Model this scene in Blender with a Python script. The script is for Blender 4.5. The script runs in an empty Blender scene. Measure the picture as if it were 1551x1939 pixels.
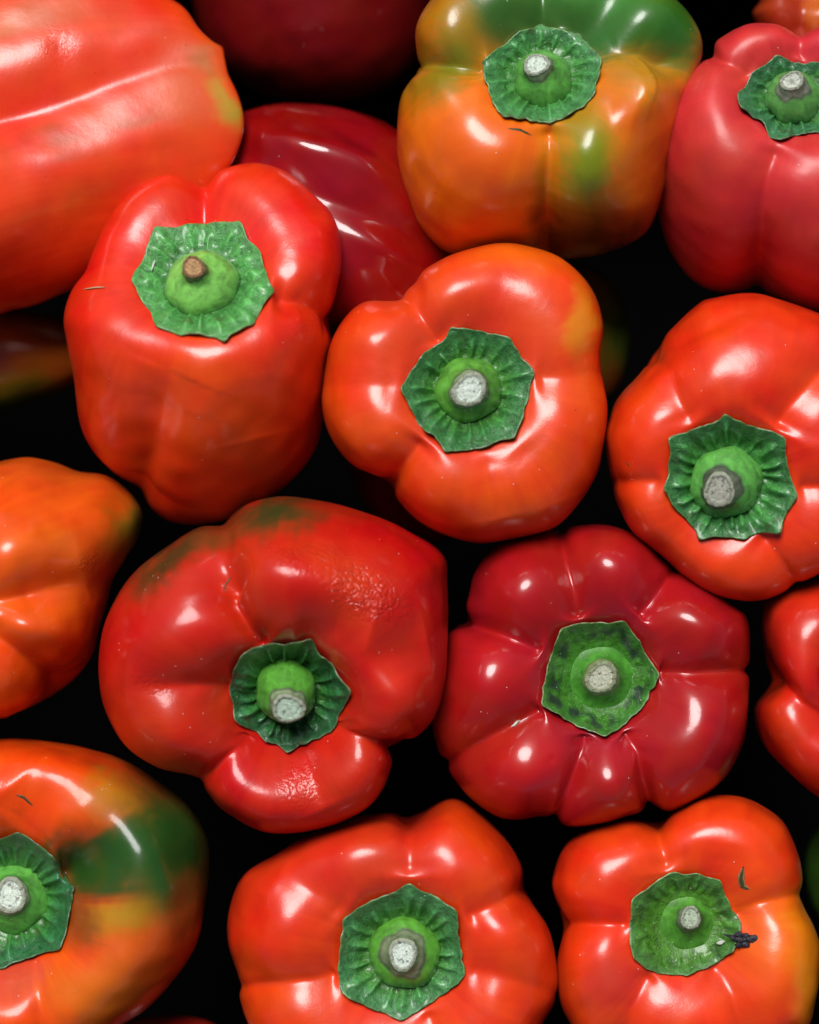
import bpy, math, random
import numpy as np
from mathutils import Vector
from mathutils.bvhtree import BVHTree

# ------------------------------------------------------------ camera, sky, sun, exposure
scene = bpy.context.scene
col = scene.collection
K = 0.00016            # metres per photograph pixel on the plane of the stalks (z = 0)
CX, CY, PW, PH = 775.5, 969.5, 1551, 1939
LENS, SENS = 85.0, 36.0
D = PH * K * LENS / SENS      # height of the camera above that plane
cam_d = bpy.data.cameras.new('camera'); cam = bpy.data.objects.new('camera', cam_d); col.objects.link(cam)
cam.location = (0, 0, D); cam_d.lens = LENS; cam_d.sensor_fit = 'VERTICAL'; cam_d.sensor_height = SENS; cam_d.sensor_width = SENS
cam_d.clip_start = 0.01; cam_d.clip_end = 50
cam_d.dof.use_dof = True; cam_d.dof.focus_distance = D - 0.002; cam_d.dof.aperture_fstop = 4.5
scene.camera = cam

SUN_EL, SUN_AZ = 56.0, -16.0        # elevation; azimuth from +Y (top of the picture), negative = left
w = bpy.data.worlds.new('World'); scene.world = w; w.use_nodes = True
nt = w.node_tree; nt.nodes.clear()
sky = nt.nodes.new('ShaderNodeTexSky'); sky.sky_type = 'NISHITA'; sky.sun_disc = False
sky.sun_elevation = math.radians(SUN_EL); sky.sun_rotation = math.radians(SUN_AZ)
sky.dust_density = 1.5; sky.air_density = 1.0
bg = nt.nodes.new('ShaderNodeBackground'); bg.inputs['Strength'].default_value = 0.05
wo = nt.nodes.new('ShaderNodeOutputWorld')
nt.links.new(sky.outputs[0], bg.inputs[0]); nt.links.new(bg.outputs[0], wo.inputs[0])
sd = bpy.data.lights.new('sun', 'SUN'); sd.energy = 5.0; sd.angle = math.radians(30); sd.color = (1.0, 0.985, 0.965)
sun = bpy.data.objects.new('sun', sd); col.objects.link(sun)
el, az = math.radians(SUN_EL), math.radians(SUN_AZ)
sdir = Vector((math.sin(az) * math.cos(el), math.cos(az) * math.cos(el), math.sin(el)))
sun.rotation_euler = sdir.to_track_quat('Z', 'Y').to_euler(); sun.location = sdir * 2
scene.view_settings.view_transform = 'Standard'; scene.view_settings.look = 'None'
scene.view_settings.exposure = -0.42; scene.view_settings.gamma = 1
scene.cycles.use_denoising = True
scene.cycles.max_bounces = 6; scene.cycles.diffuse_bounces = 1; scene.cycles.glossy_bounces = 3

# ------------------------------------------------------------ helpers
MM = 0.001 / K                      # photograph pixels per millimetre

def wpos(px, py, z):
    s = K * (D - z) / D
    return ((px - CX) * s, -(py - CY) * s, z)

def project(v):                     # world -> photograph pixels, v (n,3)
    s = D / ((D - v[:, 2]) * K)
    return np.stack([CX + v[:, 0] * s, CY - v[:, 1] * s], 1)

def tag(o, label=None, cat=None, group=None, kind=None):
    if label: o['label'] = label
    if cat: o['category'] = cat
    if group: o['group'] = group
    if kind: o['kind'] = kind
    return o

def mesh_obj(name, verts, faces, mat, parent=None, origin=(0, 0, 0), smooth=True, attrs=None):
    me = bpy.data.meshes.new(name)
    v = np.asarray(verts, dtype=np.float64) - np.asarray(origin)
    me.from_pydata(v.tolist(), [], faces if isinstance(faces, list) else faces.tolist())
    if smooth: me.polygons.foreach_set('use_smooth', [True] * len(me.polygons))
    for an, (kind, data) in (attrs or {}).items():
        a = me.attributes.new(an, kind, 'POINT')
        if kind == 'FLOAT_COLOR':
            d = np.ones((len(v), 4), dtype=np.float32); d[:, :3] = data
            a.data.foreach_set('color', d.ravel())
        else:
            a.data.foreach_set('value', np.asarray(data, dtype=np.float32))
    me.materials.append(mat); me.update()
    o = bpy.data.objects.new(name, me); col.objects.link(o)
    if parent is not None: o.parent = parent
    else: o.location = origin
    return o

def grid_faces(nr, nc):             # rows x closed columns
    i = np.arange(nr - 1)[:, None]; j = np.arange(nc)[None, :]; j2 = (j + 1) % nc
    return np.stack(np.broadcast_arrays(i * nc + j, (i + 1) * nc + j, (i + 1) * nc + j2, i * nc + j2), -1).reshape(-1, 4)

def smooth_noise(p, scale, seed, n=14):
    r = np.random.RandomState(seed); o = np.zeros(len(p))
    for _ in range(n):
        d = r.normal(size=3); d /= np.linalg.norm(d)
        o += np.sin((p @ d) / scale * r.uniform(.5, 1.7) * 2 * math.pi + r.uniform(0, 7))
    return o / math.sqrt(n)

def catmull(pts, n):                # closed curve
    p = np.asarray(pts, float); m = len(p); out = []
    for i in range(m):
        a, b, c, d = p[i - 1], p[i], p[(i + 1) % m], p[(i + 2) % m]
        t = np.linspace(0, 1, n, endpoint=False)[:, None]
        out.append(.5 * (2 * b + (c - a) * t + (2 * a - 5 * b + 4 * c - d) * t * t + (3 * b - a - 3 * c + d) * t ** 3))
    return np.concatenate(out)

def radial(pts, c, nb):             # outline -> radius for each of nb directions round c
    q = pts - c; a = np.arctan2(q[:, 1], q[:, 0]); r = np.hypot(q[:, 0], q[:, 1])
    k = (np.floor((a + math.pi) / (2 * math.pi) * nb).astype(int)) % nb
    out = np.full(nb, -1.0); np.maximum.at(out, k, r)
    good = np.where(out > 0)[0]
    xs = np.concatenate([good - nb, good, good + nb]); ys = np.tile(out[good], 3)
    return np.interp(np.arange(nb), xs, ys)

def circ_smooth(a, s):
    n = len(a); k = np.arange(-int(3 * s) - 1, int(3 * s) + 2); g = np.exp(-(k / s) ** 2 / 2); g /= g.sum()
    return np.array([(a[(i + k) % n] * g).sum() for i in range(n)])

def seg_dist(q, poly):              # distance of pixels q to a polyline, and distance run along it
    best = np.full(len(q), 1e9); run = np.zeros(len(q)); acc = 0
    for a, b in zip(poly[:-1], poly[1:]):
        a = np.array(a, float); b = np.array(b, float); ab = b - a; L = np.hypot(*ab)
        t = np.clip(((q - a) @ ab) / (L * L), 0, 1)
        d = np.hypot(*(q - (a + t[:, None] * ab)).T)
        m = d < best; best[m] = d[m]; run[m] = acc + t[m] * L; acc += L
    return best, run, acc

def grid_normals(V, nr, nc):
    G = V.reshape(nr, nc, 3)
    du = np.roll(G, -1, 1) - np.roll(G, 1, 1)
    dv = np.empty_like(G); dv[1:-1] = G[2:] - G[:-2]; dv[0] = G[1] - G[0]; dv[-1] = G[-1] - G[-2]
    n = np.cross(dv, du); n[0] = n[1].mean(0); n[-1] = n[-2].mean(0)
    n /= np.linalg.norm(n, axis=2, keepdims=True) + 1e-12
    return n.reshape(-1, 3)

# ------------------------------------------------------------ materials
def new_mat(name):
    m = bpy.data.materials.new(name); m.use_nodes = True
    t = m.node_tree; b = t.nodes['Principled BSDF']; return m, t, b
def N(t, kind, **kw):
    n = t.nodes.new(kind)
    for k, v in kw.items(): setattr(n, k, v)
    return n
def math_n(t, op, a, b=None, clamp=False):
    n = N(t, 'ShaderNodeMath', operation=op, use_clamp=clamp)
    for i, x in enumerate((a, b)):
        if x is None: continue
        if isinstance(x, (int, float)): n.inputs[i].default_value = x
        else: t.links.new(x, n.inputs[i])
    return n.outputs[0]
def noise_n(t, vec, scale, detail=3, rough=.55, dist=0):
    n = N(t, 'ShaderNodeTexNoise'); t.links.new(vec, n.inputs['Vector'])
    n.inputs['Scale'].default_value = scale; n.inputs['Detail'].default_value = detail
    n.inputs['Roughness'].default_value = rough; n.inputs['Distortion'].default_value = dist
    return n
def ramp_n(t, fac, stops):
    n = N(t, 'ShaderNodeValToRGB'); e = n.color_ramp.elements
    while len(e) < len(stops): e.new(.5)
    for i, (p, c) in enumerate(stops):
        e[i].position = p; e[i].color = (c, c, c, 1) if isinstance(c, (int, float)) else (*c, 1)
    t.links.new(fac, n.inputs[0]); return n.outputs[0]
def mix_c(t, fac, a, b, mode='MIX'):
    n = N(t, 'ShaderNodeMix', data_type='RGBA', blend_type=mode)
    for i, x in ((0, fac), (6, a), (7, b)):
        if isinstance(x, (int, float)): n.inputs[i].default_value = x
        elif isinstance(x, tuple): n.inputs[i].default_value = (*x, 1)
        else: t.links.new(x, n.inputs[i])
    return n.outputs[2]

def skin(name, rough=.42, coat=.95, coat_rough=.235, dust=.5, peel=1.0):
    m, t, b = new_mat(name); L = t.links.new
    tc = N(t, 'ShaderNodeTexCoord').outputs['Object']
    at = N(t, 'ShaderNodeAttribute', attribute_name='tint')
    wr = N(t, 'ShaderNodeAttribute', attribute_name='wrinkle').outputs['Fac']
    big = noise_n(t, tc, 38, 3, .5).outputs[0]
    var = N(t, 'ShaderNodeHueSaturation')
    L(at.outputs['Color'], var.inputs['Color'])
    L(math_n(t, 'ADD', math_n(t, 'MULTIPLY', big, .020), .490), var.inputs['Hue'])
    L(math_n(t, 'ADD', math_n(t, 'MULTIPLY', noise_n(t, tc, 90, 4, .6).outputs[0], .35), .83), var.inputs['Value'])
    c = var.outputs[0]
    # tiny pores and dust grains
    vo = N(t, 'ShaderNodeTexVoronoi'); vo.inputs['Scale'].default_value = 520; L(tc, vo.inputs['Vector'])
    dot = math_n(t, 'LESS_THAN', vo.outputs['Distance'], .10)
    sel = N(t, 'ShaderNodeSeparateColor'); L(vo.outputs['Color'], sel.inputs[0])
    cl = ramp_n(t, noise_n(t, tc, 45, 2).outputs[0], [(.45, 0.0), (.68, 1.0)])
    pick = math_n(t, 'LESS_THAN', sel.outputs[0], math_n(t, 'MULTIPLY', cl, .22 * dust))
    grain = math_n(t, 'MULTIPLY', dot, pick)
    vd = N(t, 'ShaderNodeTexVoronoi'); vd.inputs['Scale'].default_value = 210; L(tc, vd.inputs['Vector'])
    sd_ = N(t, 'ShaderNodeSeparateColor'); L(vd.outputs['Color'], sd_.inputs[0])
    pore = math_n(t, 'MULTIPLY', math_n(t, 'LESS_THAN', vd.outputs['Distance'], .045), math_n(t, 'LESS_THAN', sd_.outputs[1], .10))
    c = mix_c(t, math_n(t, 'MULTIPLY', grain, .75), c, (.75, .62, .52))
    c = mix_c(t, math_n(t, 'MULTIPLY', pore, .8), c, (.05, .012, .006))
    L(c, b.inputs['Base Color'])
    rr = math_n(t, 'ADD', math_n(t, 'MULTIPLY', noise_n(t, tc, 70, 4, .6).outputs[0], .22), rough - .11)
    L(rr, b.inputs['Roughness'])
    b.inputs['Specular IOR Level'].default_value = .2
    b.inputs['Coat Weight'].default_value = coat
    L(math_n(t, 'ADD', math_n(t, 'MULTIPLY', noise_n(t, tc, 110, 3).outputs[0], .12), coat_rough - .05), b.inputs['Coat Roughness'])
    b.inputs['Subsurface Weight'].default_value = .06
    b.inputs['Subsurface Radius'].default_value = (1, .25, .1); b.inputs['Subsurface Scale'].default_value = .003
    # relief: skin peel, shallow dimples, shrivelled patches
    fine = noise_n(t, tc, 1700, 2, .5).outputs[0]
    mid = noise_n(t, tc, 160, 3, .5).outputs[0]
    st = N(t, 'ShaderNodeTexVoronoi', feature='DISTANCE_TO_EDGE'); st.inputs['Scale'].default_value = 400
    wv = noise_n(t, tc, 260, 3)
    add = N(t, 'ShaderNodeVectorMath', operation='MULTIPLY_ADD')
    L(wv.outputs['Color'], add.inputs[0]); add.inputs[1].default_value = (.006, .006, .006); L(tc, add.inputs[2])
    L(add.outputs[0], st.inputs['Vector'])
    wrk = math_n(t, 'MULTIPLY', math_n(t, 'MINIMUM', st.outputs['Distance'], .25), math_n(t, 'MULTIPLY', wr, 3.6))
    h = math_n(t, 'ADD', math_n(t, 'MULTIPLY', fine, .05 * peel), math_n(t, 'MULTIPLY', mid, .38 * peel))
    h = math_n(t, 'ADD', h, wrk); h = math_n(t, 'ADD', h, math_n(t, 'MULTIPLY', grain, .12))
    bp = N(t, 'ShaderNodeBump'); bp.inputs['Distance'].default_value = .0004; bp.inputs['Strength'].default_value = .9
    L(h, bp.inputs['Height']); L(bp.outputs[0], b.inputs['Normal']); L(bp.outputs[0], b.inputs['Coat Normal'])
    return m

def greenery(name, scale=420, bump=.0008, rough=.42, coat=.2):
    m, t, b = new_mat(name); L = t.links.new
    tc = N(t, 'ShaderNodeTexCoord').outputs['Object']
    at = N(t, 'ShaderNodeAttribute', attribute_name='tint')
    n1 = noise_n(t, tc, scale, 4, .6, .6).outputs[0]; n2 = noise_n(t, tc, scale * 3.3, 3, .6).outputs[0]
    f = ramp_n(t, n1, [(.3, .5), (.55, 1.0), (.75, 1.35)])
    c = mix_c(t, 1.0, at.outputs['Color'], f, 'MULTIPLY')
    vo = N(t, 'ShaderNodeTexVoronoi'); vo.inputs['Scale'].default_value = 900; L(tc, vo.inputs['Vector'])
    s = N(t, 'ShaderNodeSeparateColor'); L(vo.outputs['Color'], s.inputs[0])
    g = math_n(t, 'MULTIPLY', math_n(t, 'LESS_THAN', vo.outputs['Distance'], .16), math_n(t, 'LESS_THAN', s.outputs[0], .05))
    c = mix_c(t, math_n(t, 'MULTIPLY', g, .6), c, (.7, .75, .62))
    L(c, b.inputs['Base Color']); b.inputs['Roughness'].default_value = rough
    b.inputs['Coat Weight'].default_value = coat; b.inputs['Coat Roughness'].default_value = .2
    b.inputs['Subsurface Weight'].default_value = .08; b.inputs['Subsurface Scale'].default_value = .001
    h = math_n(t, 'ADD', n1, math_n(t, 'MULTIPLY', n2, .35))
    bp = N(t, 'ShaderNodeBump'); bp.inputs['Distance'].default_value = bump; bp.inputs['Strength'].default_value = .8
    L(h, bp.inputs['Height']); L(bp.outputs[0], b.inputs['Normal'])
    return m

def pith(name, pale, dark, brown=0):
    m, t, b = new_mat(name); L = t.links.new
    tc = N(t, 'ShaderNodeTexCoord').outputs['Object']
    at = N(t, 'ShaderNodeAttribute', attribute_name='tint')
    n = noise_n(t, tc, 1000, 4, .75, 1.2).outputs[0]
    f = ramp_n(t, n, [(.34, 1.0), (.44, 0.0)])
    c = mix_c(t, math_n(t, 'MULTIPLY', f, .5), at.outputs['Color'], dark)
    L(c, b.inputs['Base Color']); b.inputs['Roughness'].default_value = .75
    bp = N(t, 'ShaderNodeBump'); bp.inputs['Distance'].default_value = .0007; bp.inputs['Strength'].default_value = 1
    L(n, bp.inputs['Height']); L(bp.outputs[0], b.inputs['Normal'])
    return m

M_SKIN = skin('pepper_skin')
M_WAXY = skin('waxy_skin', .50, .7, .34, .4)
M_SATIN = skin('satin_skin', .40, 1.0, .24, .4, .7)
M_GLOSS = skin('glossy_skin', .36, .9, .15, .35, .5)
M_MIRROR = skin('mirror_skin', .30, 1.0, .08, .3, .25)
M_DUSTY = skin('dusty_skin', .40, .6, .15, 1.0)
M_CALYX = greenery('calyx_leaf', 480, .0008, .36, .5)
M_STEM = greenery('stem_green', 260, .00025, .38, .25)
M_PITH = pith('cut_pith', (.7, .78, .6), (.10, .14, .07))
M_BROWN = pith('dry_pith', (.5, .3, .15), (.06, .025, .01))

# ------------------------------------------------------------ pepper builder
PROFILE = [(0, -.21), (.13, -.205), (.27, -.15), (.42, -.03), (.56, .04), (.70, .045), (.83, -.03), (.93, -.17),
           (.985, -.36), (1.0, -.58), (.97, -.86), (.89, -1.15), (.76, -1.42), (.58, -1.62), (.36, -1.72), (.16, -1.70), (0, -1.66)]
def profile_curve(n, length, dimple):
    p = np.array(PROFILE, float)
    p[:, 1] = np.where(p[:, 1] < -.36, -.36 + (p[:, 1] + .36) * length, p[:, 1])
    p[:6, 1] = p[5, 1] + (p[:6, 1] - p[5, 1]) * dimple
    a = np.vstack([p[0] * [-1, 1] + [0, 0], p, p[-1]]); a[0] = [-p[1][0], p[1][1]]; a[-1] = [-p[-2][0], p[-2][1]]
    out = []
    for i in range(1, len(a) - 2):
        t = np.linspace(0, 1, 24, endpoint=False)[:, None]; q, b, c, d = a[i - 1], a[i], a[i + 1], a[i + 2]
        out.append(.5 * (2 * b + (c - q) * t + (2 * q - 5 * b + 4 * c - d) * t * t + (3 * b - q - 3 * c + d) * t ** 3))
    c = np.vstack(out + [p[-1:]]); s = np.concatenate([[0], np.cumsum(np.hypot(*np.diff(c, axis=0).T))])
    u = np.linspace(0, s[-1], n)
    r = np.interp(u, s, c[:, 0]); z = np.interp(u, s, c[:, 1]); r[0] = 1e-4; r[-1] = 1e-4
    return np.maximum(r, 1e-4), z

def body_shape(S):
    """Grid of world vertices of one pepper; S: centre, z, radius, tilt, lean, length, outline, seams, dents."""
    nc, nr = S.get('res', (300, 190))
    r, zz = profile_curve(nr, S.get('length', 1.0), S.get('dimple', 1.0))
    if S.get('egg'):                # seen from the side or from below: rounded body without the stalk hollow
        ph = np.linspace(0, math.pi, nr); r = np.maximum(np.sin(ph), 1e-4) ** .75; zz = np.cos(ph) * S.get('length', 1.2)
    th = np.linspace(0, 2 * math.pi, nc, endpoint=False)
    R0 = S['radius'] * K
    X = r[:, None] * np.cos(th)[None] * R0; Y = r[:, None] * np.sin(th)[None] * R0; Z = np.repeat(zz[:, None], nc, 1) * R0
    V = np.stack([X, Y, Z], -1).reshape(-1, 3)
    # tilt: stalk leans towards image direction 'lean' (degrees, 0 = right, 90 = up in the picture)
    tl, ln = math.radians(S.get('tilt', 0)), math.radians(S.get('lean', 90))
    ax = np.array([-math.sin(ln), math.cos(ln), 0]); 
    c, s = math.cos(tl), math.sin(tl)
    V = V * c + np.cross(ax, V) * s + np.outer(V @ ax, ax) * (1 - c)
    V = V + smooth_noise(V / K, 330, S.get('seed', 1))[:, None] * 2.2 * K * (V / (np.linalg.norm(V, axis=1)[:, None] + 1e-9))
    base0 = V.mean(0) if S.get('egg') else V[0].copy()
    z0 = S.get('z', 0) * .001
    target = np.array(wpos(*S['centre'], z0)); V += target - base0
    out = catmull(S['outline'], 16); NB = 240
    cen = (out.min(0) + out.max(0)) / 2 if 'hub' not in S else np.array(S['hub'], float)
    T = circ_smooth(radial(catmull(S['outline'], 60), cen, NB), 1.0)
    def warp(V, it, pw=1.6):
        for _ in range(it):
            q = project(V) - cen; rho = np.hypot(q[:, 0], q[:, 1])
            Sil = circ_smooth(radial(project(V), cen, NB), 1.6)
            a = (np.arctan2(q[:, 1], q[:, 0]) + math.pi) / (2 * math.pi) * NB - .5
            i0 = np.floor(a).astype(int); f = a - i0
            ts = T[i0 % NB] * (1 - f) + T[(i0 + 1) % NB] * f; ss = Sil[i0 % NB] * (1 - f) + Sil[(i0 + 1) % NB] * f
            k = 1 + (ts / ss - 1) * np.clip(rho / ss, 0, 1) ** pw
            cw = np.array(wpos(cen[0], cen[1], 0))
            sc = (D - V[:, 2]) / D
            V = V.copy()
            V[:, 0] = cw[0] * sc + (V[:, 0] - cw[0] * sc) * k; V[:, 1] = cw[1] * sc + (V[:, 1] - cw[1] * sc) * k
            d = project(V[:1])[0] - np.array(S['centre'], float)    # keep the stalk end where it belongs
            if np.hypot(*d) > .5 and not S.get('egg'):
                wgt = np.exp(-(np.linalg.norm(V - V[0], axis=1) / (R0 * .8)) ** 2)
                V[:, 0] -= d[0] * K * sc * wgt; V[:, 1] += d[1] * K * sc * wgt
        return V
    V = warp(V, 4)
    G = V.reshape(nr, nc, 3)
    for _ in range(S.get('soften', 6)):
        G = .5 * G + .25 * (np.roll(G, 1, 1) + np.roll(G, -1, 1)); G[1:-1] = .5 * G[1:-1] + .25 * (G[2:] + G[:-2])
    V = G.reshape(-1, 3)
    # seams between the lobes, dents and bulges, pushed along the surface normal
    nrm = grid_normals(V, nr, nc)
    if nrm[nr // 3 * nc][2] * 0 + (nrm * (V - V.mean(0))).sum() < 0: nrm = -nrm
    q = project(V); disp = np.zeros(len(V)); 
    ctr = V.mean(0) + np.array([0, 0, -.05 * R0]); sph = V - ctr; sph /= np.linalg.norm(sph, axis=1)[:, None]
    facing = .35 + .65 * np.clip((sph[:, 2] + .35) / .5, 0, 1)
    for sm in S.get('seams', []):
        pts, depth, wid = sm[0], sm[1], sm[2]
        crease = sm[3] if len(sm) > 3 else .3
        d, run, L = seg_dist(q, pts)
        fl = 45 if wid < 50 else 170; fade = np.clip(run / fl + (.25 if wid < 50 else .02), 0, 1); fade = fade * fade * (3 - 2 * fade)
        open_end = sm[4] if len(sm) > 4 else 0
        if open_end: fade = fade * np.clip((L - run) / (L * .5), 0, 1) ** .7
        cr = min(.78, crease * 2.2)
        prof = (1 - cr) * np.exp(-(d / (1.25 * wid)) ** 2) + cr * np.exp(-(np.sqrt(d * d + 70) - 8.37) / (wid * .62))
        disp -= (1.5 * depth + (7 if 10 <= depth < 28 and S['key'] != 'G' else 0)) * prof * fade * facing
    for (x, y, sx, sy, ang, amt) in S.get('dents', []):
        a = math.radians(ang); dx = q[:, 0] - x; dy = q[:, 1] - y
        u = dx * math.cos(a) + dy * math.sin(a); v = -dx * math.sin(a) + dy * math.cos(a)
        disp += 1.3 * amt * np.exp(-(u / sx) ** 2 - (v / sy) ** 2) * facing
    disp += smooth_noise(V / K, 95, S.get('seed', 1) + 5) * .9 + smooth_noise(V / K, 45, S.get('seed', 1) + 6) * .10
    V = V + sph * (disp * K)[:, None]
    V = warp(V, 2, 3.0)
    return V, nr, nc

def blob(q, x, y, sx, sy, ang, soft=1.0):
    a = math.radians(ang); dx = q[:, 0] - x; dy = q[:, 1] - y
    u = dx * math.cos(a) + dy * math.sin(a); v = -dx * math.sin(a) + dy * math.cos(a)
    d = np.sqrt((u / sx) ** 2 + (v / sy) ** 2)
    return np.clip((1 - d) / soft + .5, 0, 1) ** 1.3 if soft < 1 else np.exp(-d ** 3)

def make_calyx(S, bvh, root, origin):
    C = S['calyx']; poly = np.array(C['edge'], float); cx, cy = C.get('centre', poly.mean(0))
    n = 216; nr = 34; rng = np.random.RandomState(S.get('seed', 1) + 50)
    ang = np.linspace(-math.pi, math.pi, n, endpoint=False)
    # radius of the polygon edge in each direction (straight edges, sharp tips)
    P2 = np.vstack([poly, poly[:1]]); seg = []
    for a, b in zip(P2[:-1], P2[1:]): seg.append(a + np.linspace(0, 1, 40, endpoint=False)[:, None] * (b - a))
    q = np.vstack(seg) - [cx, cy]; a_ = np.arctan2(q[:, 1], q[:, 0]); r_ = np.hypot(*q.T); o = np.argsort(a_)
    a_, r_ = a_[o], r_[o]
    rad = np.interp(ang, np.concatenate([a_ - 2 * math.pi, a_, a_ + 2 * math.pi]), np.tile(r_, 3))
    rad = rad + rng.normal(size=n) * .5 + smooth_noise(np.stack([np.cos(ang), np.sin(ang), ang * 0], 1), .22, S.get('seed', 1) + 2) * 1.3
    tips = [k for k in range(n) if rad[k] >= rad[(k - np.arange(-7, 8)) % n].max() - 1e-6]
    rb = C['base'] / rad.mean()
    fold = np.zeros((nr, n)); rho = np.linspace(0.02, 1, nr)
    win = np.clip((rho - rb * .9) / .12, 0, 1) * np.clip((1.0 - rho) / .22, .10, 1)
    amp = C.get('fold', 1.0)
    folds = [(ang[k], rng.uniform(9, 14), rng.uniform(.06, .10)) for k in tips]
    for k in range(len(tips)):
        a0 = ang[tips[k]]; a1 = ang[tips[(k + 1) % len(tips)]]
        gap = (a1 - a0) % (2 * math.pi)
        for f in ((.5,) if gap < .7 else (.34, .66)):
            folds.append((a0 + gap * (f + rng.uniform(-.06, .06)), rng.uniform(6, 13), rng.uniform(.05, .085)))
    for (fa, h, wd) in folds:
        da = (ang - fa + math.pi) % (2 * math.pi) - math.pi
        bend = rng.uniform(-.08, .08); ln = rng.uniform(.75, 1)
        for i in range(nr):
            fold[i] += h * amp * np.exp(-((da + bend * (rho[i] - .6)) / wd) ** 2) * win[i] * np.clip((ln - rho[i]) * 5 + .5, .15, 1)
    A2, R2 = np.meshgrid(ang, rho)
    fold += smooth_noise(np.stack([np.cos(A2).ravel() * 1.0, np.sin(A2).ravel() * 1.0, R2.ravel() * .55], 1), .34, S.get('seed', 1) + 9).reshape(nr, n) * 2.0 * amp * win[:, None]
    fold += smooth_noise(np.stack([(R2 * np.cos(A2)).ravel(), (R2 * np.sin(A2)).ravel(), np.zeros(nr * n)], 1), .13, S.get('seed', 1) + 8).reshape(nr, n) * .55 * amp * win[:, None]
    cam_p = Vector((0, 0, D)); V = np.zeros((nr, n, 3)); NN = np.zeros((nr, n, 3))
    for i in range(nr):
        for k in range(n):
            px = cx + math.cos(ang[k]) * rad[k] * rho[i]; py = cy + math.sin(ang[k]) * rad[k] * rho[i]
            t = Vector(wpos(px, py, 0)); hit = bvh.ray_cast(cam_p, (t - cam_p).normalized())
            V[i, k] = hit[0] if hit[0] is not None else t
            nn = hit[1] if hit[0] is not None else Vector((0, 0, 1))
            NN[i, k] = nn if nn.z > 0 else -nn
    # the leaf is stiffer than the skin: average its support
    V0 = V.copy()
    for _ in range(6):
        V[1:-1] = .5 * V[1:-1] + .25 * (V[2:] + V[:-2]); V = .5 * V + .25 * (np.roll(V, 1, 1) + np.roll(V, -1, 1)) if _ < 2 else V
    nm = NN.mean((0, 1)); nm /= np.linalg.norm(nm)
    lift = C.get('lift', 5) + 3.5 * np.clip((rho - .7) / .3, 0, 1) * C.get('curl', 1) + C.get('dome', 0) * np.clip(1 - rho, 0, 1)
    bowl = -4 * amp * np.exp(-((rho - rb - .06) / .07) ** 2)
    H = (lift + bowl)[:, None] + fold + smooth_noise(np.stack([np.cos(ang), np.sin(ang), ang * 0], 1), .5, S.get('seed', 1) + 4)[None] * (rho[:, None] ** 4) * 4.5
    V = V + nm[None, None] * ((H + 1.0) * K)[..., None]
    V = V + nm[None, None] * np.maximum(0, 1.8 * K - (V - V0) @ nm)[..., None]
    top = V.reshape(-1, 3)
    rim = V[-1] - nm * (4.5 * K); inner = V[-2] - nm * (6 * K)
    allv = np.vstack([top, rim, inner]); faces = grid_faces(nr + 2, n)
    g1 = np.array(C.get('color', (.035, .14, .035))) * np.array((1.6, 1.5, 1.4)); g2 = np.array(C.get('inner', (.06, .22, .03))); edge = np.array((.42, .36, .16))
    rr = np.concatenate([np.repeat(rho, n), np.full(n, .97), np.full(n, .95)])
    ft = np.concatenate([fold.ravel(), np.zeros(2 * n)])
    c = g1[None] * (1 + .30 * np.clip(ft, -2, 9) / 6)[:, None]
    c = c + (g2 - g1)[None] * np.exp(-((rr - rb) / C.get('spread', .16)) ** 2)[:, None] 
    if C.get('spread', 0): 
        m = rr < rb; c[m] = g2
    e = np.clip((rr - .972) / .025, 0, 1)[:, None] * C.get('rim', .2); c = c * (1 - e) + edge * e
    br = np.clip(smooth_noise(allv / K, 34, S.get('seed', 1) + 13) - 1.0, 0, 1) * .5
    c = c * (1 - br[:, None]) + np.array((.10, .085, .03)) * br[:, None]
    bl = C.get('blotch', 0)
    if bl:
        nz = smooth_noise(allv / K, 48, S.get('seed', 1) + 3); nz = np.clip(nz * 1.3 + .45, 0, 1) * np.clip(1 - ((rr - .80) / .13) ** 2, 0, 1) * bl
        c = c * (1 - nz[:, None]) + np.array((.020, .022, .030)) * nz[:, None]
    return mesh_obj('calyx', allv, faces, M_CALYX, root, origin, attrs={'tint': ('FLOAT_COLOR', np.clip(c, 0, 1))})

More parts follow.
